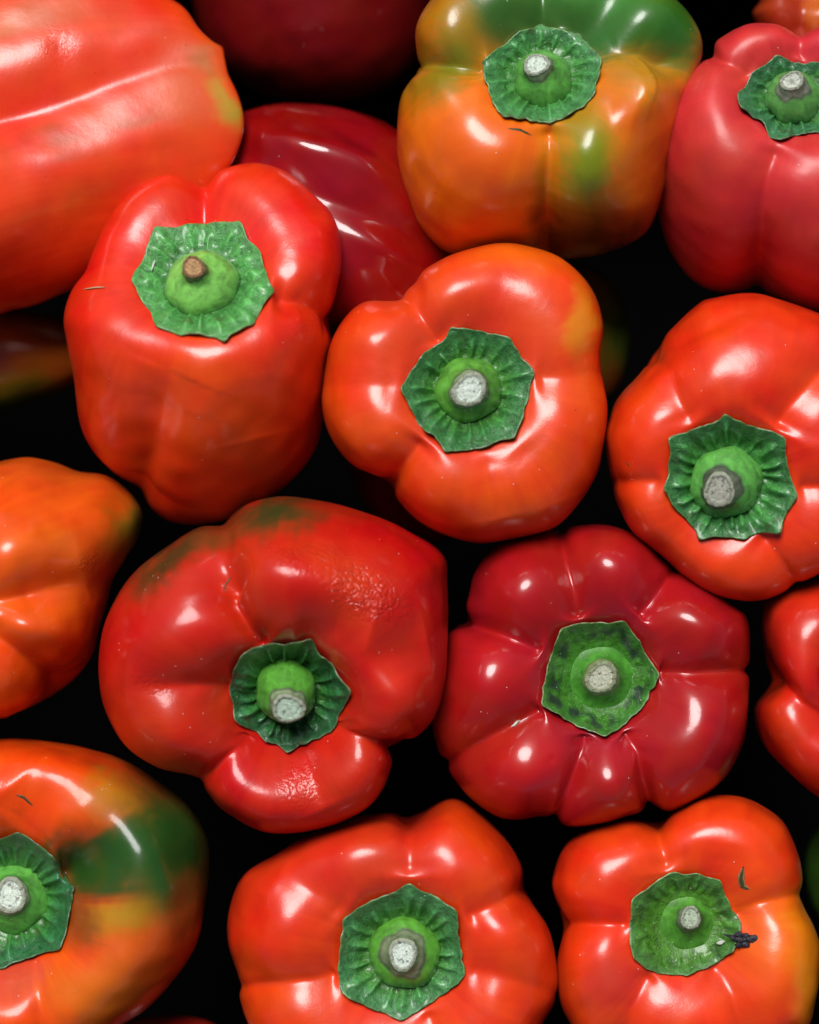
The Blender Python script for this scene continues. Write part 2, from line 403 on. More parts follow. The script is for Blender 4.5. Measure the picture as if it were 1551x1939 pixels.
def make_stem(S, bvh, root, origin):
    C = S['calyx']; St = S['stem']; rng = np.random.RandomState(S.get('seed', 1) + 77)
    bx, by = St['base']; tx, ty = St['top']; rb = C['base']; rt = St['r'] * .80
    cam_p = Vector((0, 0, D)); t = Vector(wpos(bx, by, 0)); hit = bvh.ray_cast(cam_p, (t - cam_p).normalized())
    P0 = np.array(hit[0]); z0 = P0[2]
    tl, ln = math.radians(S.get('tilt', 0)), math.radians(S.get('lean', 90))
    n0 = np.array([math.sin(tl) * math.cos(ln), math.sin(tl) * math.sin(ln), math.cos(tl)])
    P0 = P0 + n0 * 3 * K
    P1 = np.array(wpos(tx, ty, z0 + St.get('h', 12) * .001))
    n1 = P1 - P0; n1 /= np.linalg.norm(n1); n1 = n1 + n0 * .5 + np.array([0, 0, St.get('up', .3)]); n1 /= np.linalg.norm(n1)
    nr, nc = 44, 96
    prof = St.get('prof', [(0, .86, -.14), (.10, .97, .04), (.26, 1.02, .24), (.44, .92, .45), (.58, .74, .62), (.72, .0, .76), (.86, .0, .88), (1, .0, 1)])
    u = np.linspace(0, 1, nr)
    ku = [p[0] for p in prof]
    krad = []
    for k, (a, f, h) in enumerate(prof):
        krad.append(rb * f if f > 0 else {0: rt * 1.36, 1: rt * 1.2, 2: rt * 1.06}[k - len(prof) + 3])
    # smooth by resampling with cosine weights
    rad = np.interp(u, ku, krad); hh = np.interp(u, ku, [p[2] for p in prof])
    for _ in range(10):
        rad[1:-1] = .5 * rad[1:-1] + .25 * (rad[2:] + rad[:-2]); hh[1:-1] = .5 * hh[1:-1] + .25 * (hh[2:] + hh[:-2])
    th = np.linspace(0, 2 * math.pi, nc, endpoint=False); V = np.zeros((nr, nc, 3))
    nl = rng.randint(5, 7); ph = rng.uniform(0, 6)
    for i in range(nr):
        f = np.clip(hh[i], -.2, 1); c = P0 + (P1 - P0) * f
        nv = n0 * (1 - f) + n1 * f; nv /= np.linalg.norm(nv)
        ux = np.cross(nv, [0, 1, 0.02]); ux /= np.linalg.norm(ux); uy = np.cross(nv, ux)
        lob = 1 + .045 * np.cos(nl * th + ph) * (1 - f) ** 1.5 + .02 * np.cos(2 * th + ph) + (.012 * np.cos(9 * th + ph) + .01 * np.cos(14 * th)) * np.clip(f * 3 - 1.6, 0, 1)
        V[i] = c + K * rad[i] * lob[:, None] * (np.cos(th)[:, None] * ux + np.sin(th)[:, None] * uy)
    oval = (1 + .09 * np.cos(2 * th + ph * 2) + .05 * np.cos(3 * th + ph))[:, None]
    for i in range(nr): f_ = max(0, (hh[i] - .6) / .4); m_ = V[i].mean(0); V[i] = m_ + (V[i] - m_) * (1 + (oval - 1) * f_)
    rim = V[-1].copy(); ctr = rim.mean(0)
    g = np.array(St.get('color', (.10, .30, .035))) * np.array((1.2, 1.22, 1.35)); dk = np.array(St.get('ring', (.09, .095, .06))); gy = np.array(St.get('neck', (.24, .32, .17)))
    f = np.repeat(hh, nc)[:, None]; a2 = np.tile(th, nr)[:, None]
    wob = .035 * np.sin(a2 * 3 + ph) + .02 * np.sin(a2 * 7)
    nk = np.clip((f + wob - St.get('neck_at', .80)) / .06, 0, 1)
    c = g * (1 - nk) + gy * nk
    ring = np.exp(-((f + wob - St.get('neck_at', .80) - .03) / .035) ** 2) * .85 + .55 * np.exp(-((f - 1.0) / .05) ** 2)
    ring = np.clip(ring, 0, .95); c = c * (1 - ring) + dk * ring
    low = np.clip(.35 - f, 0, 1); c = c * (1 - low * .5) + np.array(C.get('inner', (.06, .22, .03))) * low * .5
    ch = mesh_obj('stem', V.reshape(-1, 3), grid_faces(nr, nc), M_STEM, root, origin, attrs={'tint': ('FLOAT_COLOR', c)})
    # cut end: slightly dished pith with a torn lip
    kr = 22; E = np.zeros((kr + 1, nc, 3)); q = np.linspace(1.03, .02, kr)
    ce = []; ns = S.get('seed', 1) + 60
    pale = np.array(St.get('pale', (.82, .92, .78))); lip = np.array(St.get('lip', (.42, .45, .33)))
    E[0] = ctr + (rim - ctr) * 1.03 - n1 * 7 * K; ce.append(np.tile(lip * .5, (nc, 1)))
    for i in range(kr):
        jag = (np.sin(5 * th + ph) + np.sin(11 * th + ph * 2) + rng.normal(size=nc) * .5) * .5
        hgt = 2.5 * math.exp(-((q[i] - .86) / .12) ** 2) * (1 + .6 * jag) + 1.6 * math.exp(-(q[i] / .45) ** 2) - 2.4 * St.get('hollow', 0) * math.exp(-(q[i] / .5) ** 2) * 3
        E[i + 1] = ctr + (rim - ctr) * q[i] + n1[None] * (hgt[:, None] if hasattr(hgt, 'shape') else hgt) * K
        fc = min(1, max(0, (.86 - q[i]) / .1)); cc = lip * (1 - fc) + pale * fc
        rg = math.exp(-((q[i] - .78) / .05) ** 2) * .5 + St.get('hollow', 0) * .8 * math.exp(-(q[i] / .3) ** 2)
        cv = np.tile(cc * (1 - rg) + dk * rg, (nc, 1))
        sp = np.stack([np.cos(th) * q[i], np.sin(th) * q[i], th * 0 + i * .01], 1)
        dd = np.clip(smooth_noise(sp, .35, ns) * .8 + smooth_noise(sp, .13, ns + 1) * .6 - .55, 0, .8) * (1 if q[i] > .25 else .5)
        dd = np.maximum(dd, np.clip(.5 - abs(q[i] - .55 - .06 * np.sin(3 * th + ph)) * 14, 0, .35))
        ce.append(cv * (1 - dd[:, None]) + dk * dd[:, None])
    mesh_obj('cut_end', E.reshape(-1, 3), grid_faces(kr + 1, nc), M_BROWN if St.get('dry') else M_PITH, ch, origin,
             attrs={'tint': ('FLOAT_COLOR', np.vstack(ce))})

GROUP = 'bell peppers heaped together'
BVH = {}
def pepper(S):
    V, nr, nc = body_shape(S); F = grid_faces(nr, nc)
    lo = V[:, 2].min(); origin = np.array([V[:, 0].mean(), V[:, 1].mean(), lo])
    q = project(V)
    c = np.tile(np.array(S['color'], float), (len(V), 1))
    TH, PHI = np.meshgrid(np.linspace(0, 2 * math.pi, nc, endpoint=False), np.linspace(0, math.pi, nr))
    sp = np.stack([np.cos(TH).ravel(), np.sin(TH).ravel(), PHI.ravel() * .12], 1)
    streak = smooth_noise(sp, .22, S.get('seed', 1) + 31) + .8 * smooth_noise(sp, .07, S.get('seed', 1) + 32)
    blotch = smooth_noise(V / K, 60, S.get('seed', 1) + 33)
    c = c * (1 + .022 * streak + .03 * blotch)[:, None]; c[:, 1] *= 1 + .05 * streak + .12 * smooth_noise(V / K, 110, S.get('seed', 1) + 34)
    wob = np.stack([smooth_noise(V / K, 140, S.get('seed', 1) + 21), smooth_noise(V / K, 140, S.get('seed', 1) + 22)], 1) * 10 + (streak * 5)[:, None] + (smooth_noise(V / K, 30, S.get('seed', 1) + 24) * 3)[:, None]
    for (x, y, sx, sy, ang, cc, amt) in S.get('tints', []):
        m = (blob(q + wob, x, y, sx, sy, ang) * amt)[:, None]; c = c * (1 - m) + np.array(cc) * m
    wr = np.zeros(len(V))
    for (x, y, sx, sy, ang, amt) in S.get('wrinkles', []): wr = np.maximum(wr, blob(q, x, y, sx, sy, ang) * amt)
    attrs = {'tint': ('FLOAT_COLOR', np.clip(c, 0, 1)), 'wrinkle': ('FLOAT', wr)}
    mat = S.get('mat', M_SKIN)
    bvh = BVHTree.FromPolygons(V.tolist(), F.tolist()); BVH[S['key']] = bvh
    if 'calyx' not in S and not S.get('parts'):
        o = mesh_obj('bell_pepper', V, F, mat, None, origin, attrs=attrs)
        tag(o, S['label'], 'bell pepper', GROUP); return o
    root = bpy.data.objects.new('bell_pepper', None); col.objects.link(root); root.location = origin
    root.empty_display_size = .02
    tag(root, S['label'], 'bell pepper', GROUP)
    mesh_obj('body', V, F, mat, root, origin, attrs=attrs)
    if 'calyx' in S:
        make_calyx(S, bvh, root, origin); make_stem(S, bvh, root, origin)
    S['root'] = root; S['origin'] = origin
    return root

RED = (.76, .026, .004); ORR = (.84, .066, .003); ORG = (.88, .18, .002); DRK = (.36, .008, .008)
CRM = (.27, .003, .005); GRN = (.028, .14, .012); OLV = (.24, .19, .008); YEL = (.75, .30, .01); BRN = (.12, .06, .01)

P = {}
def add(key, **kw): kw['key'] = key; kw.setdefault('seed', len(P) * 7 + 3); P[key] = kw

add('G', centre=(387, 537), z=3, radius=262, tilt=33, lean=96, length=1.12, dimple=.6, soften=60, hub=(385, 640), color=RED, label='tilted red pepper with dry brown stem end and long body, upper left of the heap',
    outline=[(385, 349), (322, 332), (269, 348), (228, 383), (198, 428), (176, 477), (161, 514), (135, 552), (121, 600), (127, 653), (140, 720), (150, 795), (172, 847), (213, 892), (254, 918), (271, 932), (287, 963), (329, 989), (389, 992), (450, 975), (530, 930), (592, 860), (615, 780), (622, 700), (628, 650), (624, 602), (640, 540), (647, 477), (632, 413), (591, 365), (539, 324), (483, 309), (426, 320)],
    seams=[([(383, 430), (384, 350), (384, 330)], 24, 42, .35), ([(515, 558), (580, 561), (626, 598), (660, 610)], 26, 42, .35), ([(345, 640), (312, 700), (291, 770), (279, 850), (268, 935)], 26, 66, .06),
           ([(432, 650), (452, 715), (478, 830)], 9, 52, .05, 1), ([(255, 538), (200, 525), (155, 510)], 13, 60, .05)],
    dents=[(380, 800, 80, 130, 0, 7), (490, 400, 80, 50, 50, 10), (290, 390, 60, 40, -30, 6), (180, 640, 50, 70, 0, 5)],
    tints=[(400, 790, 170, 150, 0, (.86, .068, .003), .9)],
    calyx=dict(centre=(386, 540), base=70, edge=[(292, 435), (327, 436), (355, 430), (383, 426), (416, 428), (440, 428), (457, 422), (469, 454), (482, 470), (496, 487), (506, 528), (515, 548), (528, 559), (508, 568), (496, 586), (480, 617), (453, 633), (436, 640), (427, 655), (412, 643), (395, 640), (346, 637), (317, 629), (296, 622), (284, 590), (267, 571), (257, 546), (247, 536), (262, 512), (271, 493), (284, 466)], color=(.055, .22, .055), inner=(.06, .24, .05), fold=1.0, spread=.08, dome=0),
    stem=dict(base=(388, 550), top=(366, 506), r=25, h=15, color=(.17, .44, .07), pale=(.62, .36, .16), lip=(.28, .15, .06), ring=(.03, .02, .012), neck=(.16, .20, .07), neck_at=.86, dry=1, hollow=.5))

add('I', centre=(888, 735), z=4, radius=262, tilt=6, lean=60, length=1.05, color=ORR, label='orange red pepper at the middle of the heap with pale cut stem facing straight up',
    outline=[(747, 566), (692, 572), (657, 597), (627, 648), (613, 715), (610, 774), (629, 833), (669, 880), (735, 912), (755, 947), (794, 987), (846, 1014), (905, 1028), (963, 1022), (1042, 1002), (1085, 967), (1125, 908), (1141, 853), (1150, 774), (1137, 684), (1141, 609), (1117, 542), (1066, 491), (1003, 467), (944, 461), (865, 479), (810, 507), (783, 538)],
    seams=[([(838, 645), (804, 605), (779, 572), (752, 560), (730, 545)], 24, 42, .3), ([(1011, 712), (1080, 712), (1160, 700)], 12, 40, .15), ([(922, 858), (932, 912), (948, 980)], 8, 38, .2, 1), ([(802, 829), (767, 873), (735, 912), (715, 930)], 20, 44, .3),
           ([(759, 731), (669, 727), (600, 731)], 8, 42, .2), ([(930, 630), (948, 540), (950, 455)], 5, 40, .1), ([(985, 840), (1030, 880), (1060, 950)], 7, 45, .1, 1)],
    dents=[(700, 640, 40, 30, 0, 5), (870, 560, 70, 30, -20, 4)],
    tints=[(1110, 610, 30, 70, 10, YEL, .75), (1000, 480, 140, 40, 10, ORG, .5), (880, 700, 200, 200, 0, (.66, .032, .012), .7)],
    calyx=dict(centre=(886, 740), base=62, edge=[(853, 621), (880, 624), (927, 633), (967, 644), (975, 660), (985, 675), (1000, 690), (1013, 706), (1005, 725), (1002, 742), (998, 760), (994, 774), (985, 800), (975, 832), (946, 836), (930, 843), (918, 850), (880, 854), (840, 857), (833, 841), (820, 828), (800, 815), (788, 797), (779, 779), (770, 758), (757, 738), (775, 710), (796, 675), (820, 658), (845, 641)], color=(.028, .125, .035)),
    stem=dict(base=(886, 738), top=(889, 738), r=36, h=13, color=(.10, .30, .03)))

add('J', centre=(1383, 902), z=3, radius=262, tilt=12, lean=250, length=1.05, color=(.78, .035, .004), soften=12, label='bright red pepper at the right edge with knobbly gray stem end pointing down left',
    outline=[(1146, 839), (1152, 801), (1171, 754), (1221, 697), (1247, 660), (1275, 620), (1325, 575), (1350, 565), (1413, 555), (1463, 563), (1551, 593), (1600, 620), (1645, 690), (1668, 800), (1660, 900), (1640, 1000), (1600, 1060), (1545, 1090), (1507, 1106), (1460, 1131), (1413, 1138), (1350, 1125), (1306, 1100), (1256, 1056), (1202, 1012), (1171, 958), (1158, 911)],
    seams=[([(1310, 805), (1281, 754), (1273, 700), (1235, 655)], 12, 42, .25), ([(1258, 914), (1200, 912), (1140, 911)], 12, 40, .3), ([(1306, 993), (1272, 1031), (1235, 1060)], 7, 42, .1), ([(1438, 1012), (1476, 1059), (1515, 1110)], 15, 40, .35),
           ([(1508, 930), (1551, 927), (1680, 925)], 14, 40, .35), ([(1473, 812), (1505, 760), (1560, 700), (1620, 640)], 18, 46, .2), ([(1215, 690), (1290, 640), (1370, 600), (1450, 580)], 9, 24, .2, 1)],
    tints=[(1360, 1080, 150, 70, 0, ORR, .7), (1200, 800, 60, 120, 0, ORR, .5)],
    calyx=dict(centre=(1382, 903), base=68, edge=[(1372, 780), (1392, 794), (1429, 807), (1460, 816), (1487, 827), (1487, 845), (1489, 867), (1498, 905), (1512, 937), (1497, 955), (1485, 980), (1476, 1010), (1458, 1006), (1444, 1009), (1425, 1014), (1408, 1021), (1380, 1015), (1350, 1014), (1320, 1022), (1318, 1005), (1309, 993), (1290, 972), (1271, 952), (1255, 921), (1263, 900), (1265, 880), (1268, 850), (1265, 828), (1290, 820), (1319, 807), (1350, 800), (1364, 794)], color=(.03, .13, .035), inner=(.05, .24, .04), fold=1.5),
    stem=dict(base=(1377, 910), top=(1362, 928), r=35, h=13, color=(.10, .33, .05), pale=(.50, .50, .40), ring=(.07, .07, .06), neck=(.13, .15, .10), neck_at=.74))

add('L', centre=(550, 1313), z=4, radius=315, tilt=14, lean=262, length=.95, hub=(525, 1255), dimple=1.5, color=(.56, .016, .005), mat=M_DUSTY, label='largest red pepper with wrinkled skin patch and dark green shoulder, left of center',
    outline=[(423, 992), (373, 1001), (319, 1033), (260, 1078), (220, 1132), (193, 1200), (187, 1281), (201, 1349), (238, 1412), (296, 1452), (366, 1471), (391, 1498), (423, 1534), (486, 1570), (545, 1578), (621, 1565), (689, 1534), (725, 1493), (741, 1448), (745, 1412), (788, 1394), (820, 1362), (842, 1308), (848, 1213), (847, 1100), (834, 1046), (757, 997), (689, 970), (621, 951), (540, 940), (477, 951), (441, 974)],
    seams=[([(505, 1222), (455, 1175), (425, 1122), (430, 1098)], 40, 34, .4), ([(425, 1110), (412, 1050), (430, 980)], 16, 44, .1), ([(436, 1304), (350, 1301), (250, 1299)], 30, 36, .3, 1), ([(463, 1389), (441, 1435), (385, 1470)], 30, 36, .3),
           ([(558, 1416), (581, 1462), (612, 1530)], 24, 32, .3, 1), ([(630, 1378), (675, 1408), (720, 1413), (755, 1415)], 34, 36, .35), ([(662, 1262), (734, 1245), (810, 1230)], 32, 50, .05, 1), ([(560, 1205), (640, 1185), (700, 1200)], 20, 46, .0, 1)],
    dents=[(560, 1100, 120, 55, 20, 22), (750, 1330, 70, 60, 0, 18), (310, 1220, 80, 80, 0, 14), (330, 1380, 80, 50, 20, 12), (500, 1500, 40, 60, 0, 5)],
    tints=[(520, 968, 90, 38, -5, (.035, .05, .010), 1.0), (325, 1050, 110, 40, -38, (.06, .035, .008), 1.0), (420, 1020, 60, 30, -20, BRN, .6), (640, 1080, 90, 40, 20, (.66, .034, .005), .8)],
    wrinkles=[(690, 1120, 85, 45, 32, 1.0), (600, 1060, 110, 30, 12, .45), (280, 1290, 40, 20, 20, .35), (570, 1490, 40, 50, 0, .3)],
    calyx=dict(centre=(546, 1312), base=58, edge=[(590, 1208), (603, 1232), (621, 1249), (643, 1277), (667, 1308), (655, 1330), (644, 1349), (638, 1368), (628, 1383), (590, 1400), (568, 1408), (545, 1422), (522, 1406), (495, 1394), (470, 1376), (445, 1360), (441, 1330), (436, 1304), (442, 1270), (452, 1240), (478, 1226), (504, 1218), (550, 1216)], color=(.016, .085, .03), inner=(.03, .16, .02), fold=1.5, rim=.35),
    stem=dict(base=(540, 1298), top=(546, 1342), r=33, h=17, color=(.09, .30, .03), pale=(.58, .74, .56)))

add('M', centre=(1137, 1283), z=-7, radius=290, tilt=3, lean=90, length=.95, dimple=1.25, color=(.40, .008, .008), mat=M_GLOSS, label='dark red pepper with seven round lobes and a blotched dark calyx',
    outline=[(1144, 994), (1049, 1002), (953, 1028), (905, 1075), (886, 1138), (880, 1177), (850, 1205), (829, 1290), (819, 1372), (838, 1434), (881, 1501), (929, 1539), (972, 1551), (1034, 1546), (1082, 1564), (1144, 1558), (1206, 1539), (1232, 1527), (1278, 1532), (1335, 1505), (1383, 1458), (1412, 1386), (1418, 1267), (1417, 1181), (1388, 1147), (1336, 1109), (1270, 1070), (1216, 1020)],
    seams=[([(1092, 1171), (1082, 1099), (1070, 1056), (1058, 990)], 34, 36, .34), ([(1205, 1166), (1240, 1130), (1275, 1080), (1300, 1050)], 34, 36, .34), ([(1250, 1267), (1335, 1274), (1430, 1267)], 34, 36, .34), ([(1178, 1391), (1221, 1448), (1232, 1540)], 34, 36, .34),
           ([(1103, 1391), (1101, 1439), (1077, 1496), (1044, 1560)], 34, 36, .34), ([(1025, 1343), (960, 1380), (900, 1412), (830, 1450)], 34, 36, .34), ([(1025, 1232), (953, 1202), (870, 1175)], 34, 36, .34)],
    dents=[(1000, 1120, 60, 60, 30, 12), (1160, 1070, 60, 60, 0, 12), (1320, 1190, 60, 55, 0, 12), (930, 1285, 60, 60, 0, 12), (995, 1455, 62, 60, 30, 12), (1155, 1480, 50, 60, 0, 12), (1310, 1400, 66, 66, 0, 12), (1044, 1440, 7, 7, 0, -3)],
    tints=[(1000, 1450, 90, 60, 0, (.52, .012, .010), .7), (1130, 1283, 150, 150, 0, (.30, .006, .016), .5), (930, 1260, 60, 60, 0, (.52, .012, .01), .6)],
    calyx=dict(centre=(1136, 1283), base=80, edge=[(1062, 1187), (1090, 1181), (1125, 1178), (1155, 1178), (1182, 1175), (1200, 1200), (1225, 1240), (1248, 1277), (1232, 1310), (1217, 1340), (1196, 1358), (1174, 1376), (1146, 1394), (1120, 1385), (1094, 1376), (1055, 1352), (1024, 1336), (1028, 1300), (1033, 1272), (1045, 1232)], color=(.045, .15, .05), inner=(.05, .21, .015), fold=.45, blotch=.9, rim=.45, spread=.3, curl=1.8, lift=4),
    stem=dict(base=(1137, 1284), top=(1139, 1283), r=34, h=9, color=(.055, .22, .018), prof=[(0, 1.5, -.22), (.22, 1.18, -.02), (.42, .86, .14), (.6, .58, .38), (.75, 0, .66), (.86, 0, .84), (1, 0, 1)], pale=(.58, .60, .44), lip=(.30, .36, .2), neck=(.22, .28, .12), ring=(.11, .07, .03), neck_at=.72))

add('P', centre=(765, 1803), z=0, radius=305, tilt=5, lean=230, length=1.0, color=(.76, .040, .004), label='red pepper cut by the bottom edge, center, with broad green calyx and gray ringed stem',
    outline=[(776, 1547), (734, 1540), (675, 1547), (596, 1574), (525, 1616), (462, 1658), (435, 1720), (432, 1783), (452, 1850), (455, 1890), (470, 1939), (500, 1990), (560, 2040), (640, 2075), (740, 2085), (840, 2075), (930, 2040), (1000, 1995), (1028, 1939), (1053, 1888), (1055, 1834), (1040, 1762), (1007, 1708), (992, 1679), (986, 1637), (952, 1582), (893, 1528), (860, 1515), (831, 1523)],
    seams=[([(776, 1662), (776, 1590), (776, 1530)], 14, 44, .25), ([(650, 1733), (596, 1691), (530, 1660)], 12, 42, .15, 1), ([(638, 1846), (579, 1863), (440, 1873)], 20, 40, .3), ([(877, 1737), (956, 1708), (1005, 1680)], 17, 42, .25), ([(885, 1842), (944, 1846), (998, 1867), (1070, 1890)], 11, 40, .2),
           ([(805, 1917), (822, 1950), (850, 2080)], 12, 36, .3)],
    dents=[(540, 1780, 60, 70, 0, 8), (680, 1600, 90, 35, -15, 6)],
    tints=[(680, 1640, 200, 80, -10, (.62, .018, .012), .6), (900, 1560, 80, 50, 30, ORR, .8), (1000, 1850, 60, 80, 0, ORR, .5)],
    calyx=dict(centre=(765, 1802), base=68, edge=[(776, 1668), (797, 1684), (822, 1695), (845, 1708), (867, 1724), (868, 1760), (874, 1800), (882, 1846), (857, 1868), (831, 1888), (800, 1908), (763, 1933), (738, 1920), (713, 1913), (680, 1895), (645, 1878), (643, 1850), (642, 1821), (646, 1780), (650, 1740), (680, 1716), (713, 1699), (745, 1688)], color=(.04, .155, .05), fold=1.2),
    stem=dict(base=(767, 1803), top=(763, 1807), r=33, h=12, color=(.09, .29, .025), neck_at=.66, neck=(.20, .25, .13)))

add('Q', centre=(1298, 1748), z=-1, radius=255, tilt=4, lean=80, length=1.0, color=(.78, .045, .004), label='red pepper at bottom right with yellow flush, slit scar and dark scrap by its calyx',
    outline=[(1245, 1555), (1191, 1552), (1141, 1562), (1097, 1581), (1067, 1607), (1050, 1651), (1048, 1685), (1063, 1732), (1066, 1765), (1055, 1826), (1060, 1893), (1080, 1939), (1110, 1985), (1170, 2015), (1240, 2030), (1320, 2030), (1400, 2015), (1470, 1985), (1515, 1955), (1532, 1939), (1545, 1893), (1552, 1843), (1552, 1790), (1540, 1752), (1518, 1706), (1519, 1658), (1510, 1614), (1483, 1557), (1433, 1520), (1383, 1506), (1332, 1510), (1282, 1534)],
    seams=[([(1262, 1652), (1258, 1618), (1248, 1587), (1244, 1540)], 16, 40, .3), ([(1195, 1750), (1120, 1753), (1050, 1752)], 17, 36, .35), ([(1231, 1843), (1211, 1876), (1191, 1920), (1170, 2030)], 14, 36, .3), ([(1342, 1830), (1379, 1863), (1396, 1893), (1430, 2030)], 12, 38, .3),
           ([(1390, 1745), (1450, 1708), (1535, 1698)], 17, 38, .3), ([(1370, 1655), (1380, 1600)], 5, 30, .1, 1)],
    dents=[(1470, 1840, 50, 70, 0, 7), (1140, 1640, 50, 50, 0, 5), (1410, 1580, 60, 50, 0, 6)],
    tints=[(1535, 1830, 40, 130, -3, YEL, .8), (1500, 1780, 110, 100, 0, ORG, .6), (1400, 1580, 90, 60, 20, ORR, .8), (1160, 1860, 60, 60, 0, (.58, .02, .02), .8)],
    calyx=dict(centre=(1298, 1749), base=72, edge=[(1278, 1649), (1297, 1655), (1320, 1653), (1340, 1659), (1361, 1666), (1370, 1686), (1379, 1711), (1390, 1728), (1404, 1747), (1399, 1762), (1394, 1778), (1390, 1792), (1383, 1803), (1362, 1818), (1340, 1832), (1320, 1838), (1300, 1849), (1275, 1845), (1251, 1845), (1222, 1832), (1197, 1814), (1192, 1785), (1191, 1756), (1194, 1728), (1194, 1702), (1218, 1686), (1242, 1668)], color=(.05, .16, .055), inner=(.07, .22, .015), fold=.75, blotch=.35, spread=.3, rim=.3),
    stem=dict(base=(1300, 1746), top=(1308, 1738), r=23, h=9, color=(.07, .23, .02), prof=[(0, 1.45, -.22), (.22, 1.12, -.02), (.42, .76, .12), (.58, .46, .36), (.72, 0, .6), (.86, 0, .82), (1, 0, 1)], ring=(.05, .045, .04), neck=(.17, .18, .13), neck_at=.62, pale=(.5, .6, .42)))

add('D', centre=(1028, 143), z=-2, radius=262, tilt=15, lean=95, length=1.05, hub=(1030, 215), color=ORG, label='half green half orange pepper at the top of the heap, stem pointing up',
    outline=[(791, 132), (788, 55), (815, 0), (860, -48), (930, -68), (1020, -50), (1110, -68), (1200, -50), (1275, -5), (1318, 45), (1330, 95), (1316, 145), (1296, 205), (1275, 290), (1255, 370), (1222, 440), (1150, 478), (1060, 490), (950, 488), (850, 478), (793, 428), (762, 340), (752, 274), (757, 195), (775, 155)],
    seams=[([(1028, 60), (1029, 0), (1020, -80)], 32, 46, .3), ([(917, 121), (837, 112), (770, 132)], 34, 42, .3), ([(1043, 234), (1043, 307), (1037, 384), (1040, 500)], 30, 46, .35), ([(1125, 120), (1185, 92), (1240, 84), (1285, 105)], 44, 50, .3),
           ([(1125, 197), (1194, 205)], 9, 36, .1, 1), ([(1090, 70), (1150, 20), (1190, -40)], 20, 44, .05)],
    dents=[(890, 300, 90, 90, 0, 14), (1110, 300, 50, 70, 0, 14), (850, 50, 60, 60, 0, 14), (1205, 170, 60, 60, -20, 18), (1240, 10, 60, 60, 0, 16), (960, 10, 40, 50, 0, 8)],
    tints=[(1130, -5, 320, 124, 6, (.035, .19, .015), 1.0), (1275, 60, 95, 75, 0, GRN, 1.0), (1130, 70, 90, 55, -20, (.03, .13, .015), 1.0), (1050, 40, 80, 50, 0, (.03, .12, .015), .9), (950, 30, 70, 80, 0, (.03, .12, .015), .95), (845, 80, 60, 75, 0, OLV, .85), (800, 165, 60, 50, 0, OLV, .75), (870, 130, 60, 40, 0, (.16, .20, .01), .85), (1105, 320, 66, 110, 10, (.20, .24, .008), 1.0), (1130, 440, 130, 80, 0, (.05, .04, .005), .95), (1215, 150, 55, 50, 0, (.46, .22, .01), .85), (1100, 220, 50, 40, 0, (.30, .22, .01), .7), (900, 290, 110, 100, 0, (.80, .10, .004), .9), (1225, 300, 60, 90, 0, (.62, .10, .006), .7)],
    calyx=dict(centre=(1026, 145), base=56, edge=[(1024, 50), (1040, 58), (1066, 60), (1095, 68), (1110, 85), (1140, 115), (1134, 145), (1129, 175), (1105, 205), (1073, 225), (1057, 230), (1041, 237), (1000, 231), (952, 225), (935, 202), (925, 175), (917, 150), (912, 122), (935, 104), (958, 85), (985, 64), (1010, 57)], color=(.045, .18, .055), inner=(.06, .24, .04), fold=.8, rim=.3),
    stem=dict(base=(1032, 160), top=(1016, 122), r=27, h=11, color=(.09, .29, .04)))

add('E', centre=(1500, 190), z=-3, radius=262, tilt=17, lean=95, length=1.08, hub=(1500, 290), color=(.64, .034, .030), mat=M_WAXY, label='matte pinkish red pepper cut by the top right edge with ragged calyx',
    outline=[(1517, 64), (1468, 46), (1413, 47), (1362, 75), (1347, 104), (1309, 132), (1270, 181), (1243, 247), (1236, 307), (1243, 384), (1265, 466), (1309, 527), (1358, 551), (1408, 549), (1435, 543), (1468, 562), (1551, 590), (1620, 585), (1700, 540), (1745, 450), (1765, 330), (1750, 210), (1710, 120), (1640, 65), (1570, 48)],
    seams=[([(1425, 145), (1386, 114), (1335, 104)], 16, 34, .3), ([(1474, 269), (1452, 329), (1437, 411), (1433, 570)], 18, 44, .3), ([(1520, 121), (1517, 40)], 16, 34, .35), ([(1580, 200), (1740, 180)], 14, 44, .3)],
    dents=[(1370, 240, 80, 80, 0, 6)],
    tints=[(1350, 430, 150, 150, 0, (.50, .012, .012), .7)],
    calyx=dict(centre=(1503, 190), base=52, edge=[(1471, 106), (1480, 112), (1500, 118), (1518, 122), (1551, 120), (1580, 112), (1592, 130), (1600, 160), (1618, 178), (1606, 215), (1590, 240), (1575, 262), (1551, 253), (1525, 255), (1499, 260), (1478, 270), (1457, 262), (1450, 248), (1443, 233), (1418, 221), (1404, 212), (1398, 195), (1395, 178), (1410, 171), (1422, 145), (1445, 130), (1460, 115)], color=(.035, .14, .06), inner=(.05, .2, .04), fold=.9),
    stem=dict(base=(1503, 196), top=(1500, 153), r=24, h=11, color=(.09, .27, .05), neck_at=.70, neck=(.26, .3, .22), pale=(.75, .78, .66), hollow=.8))

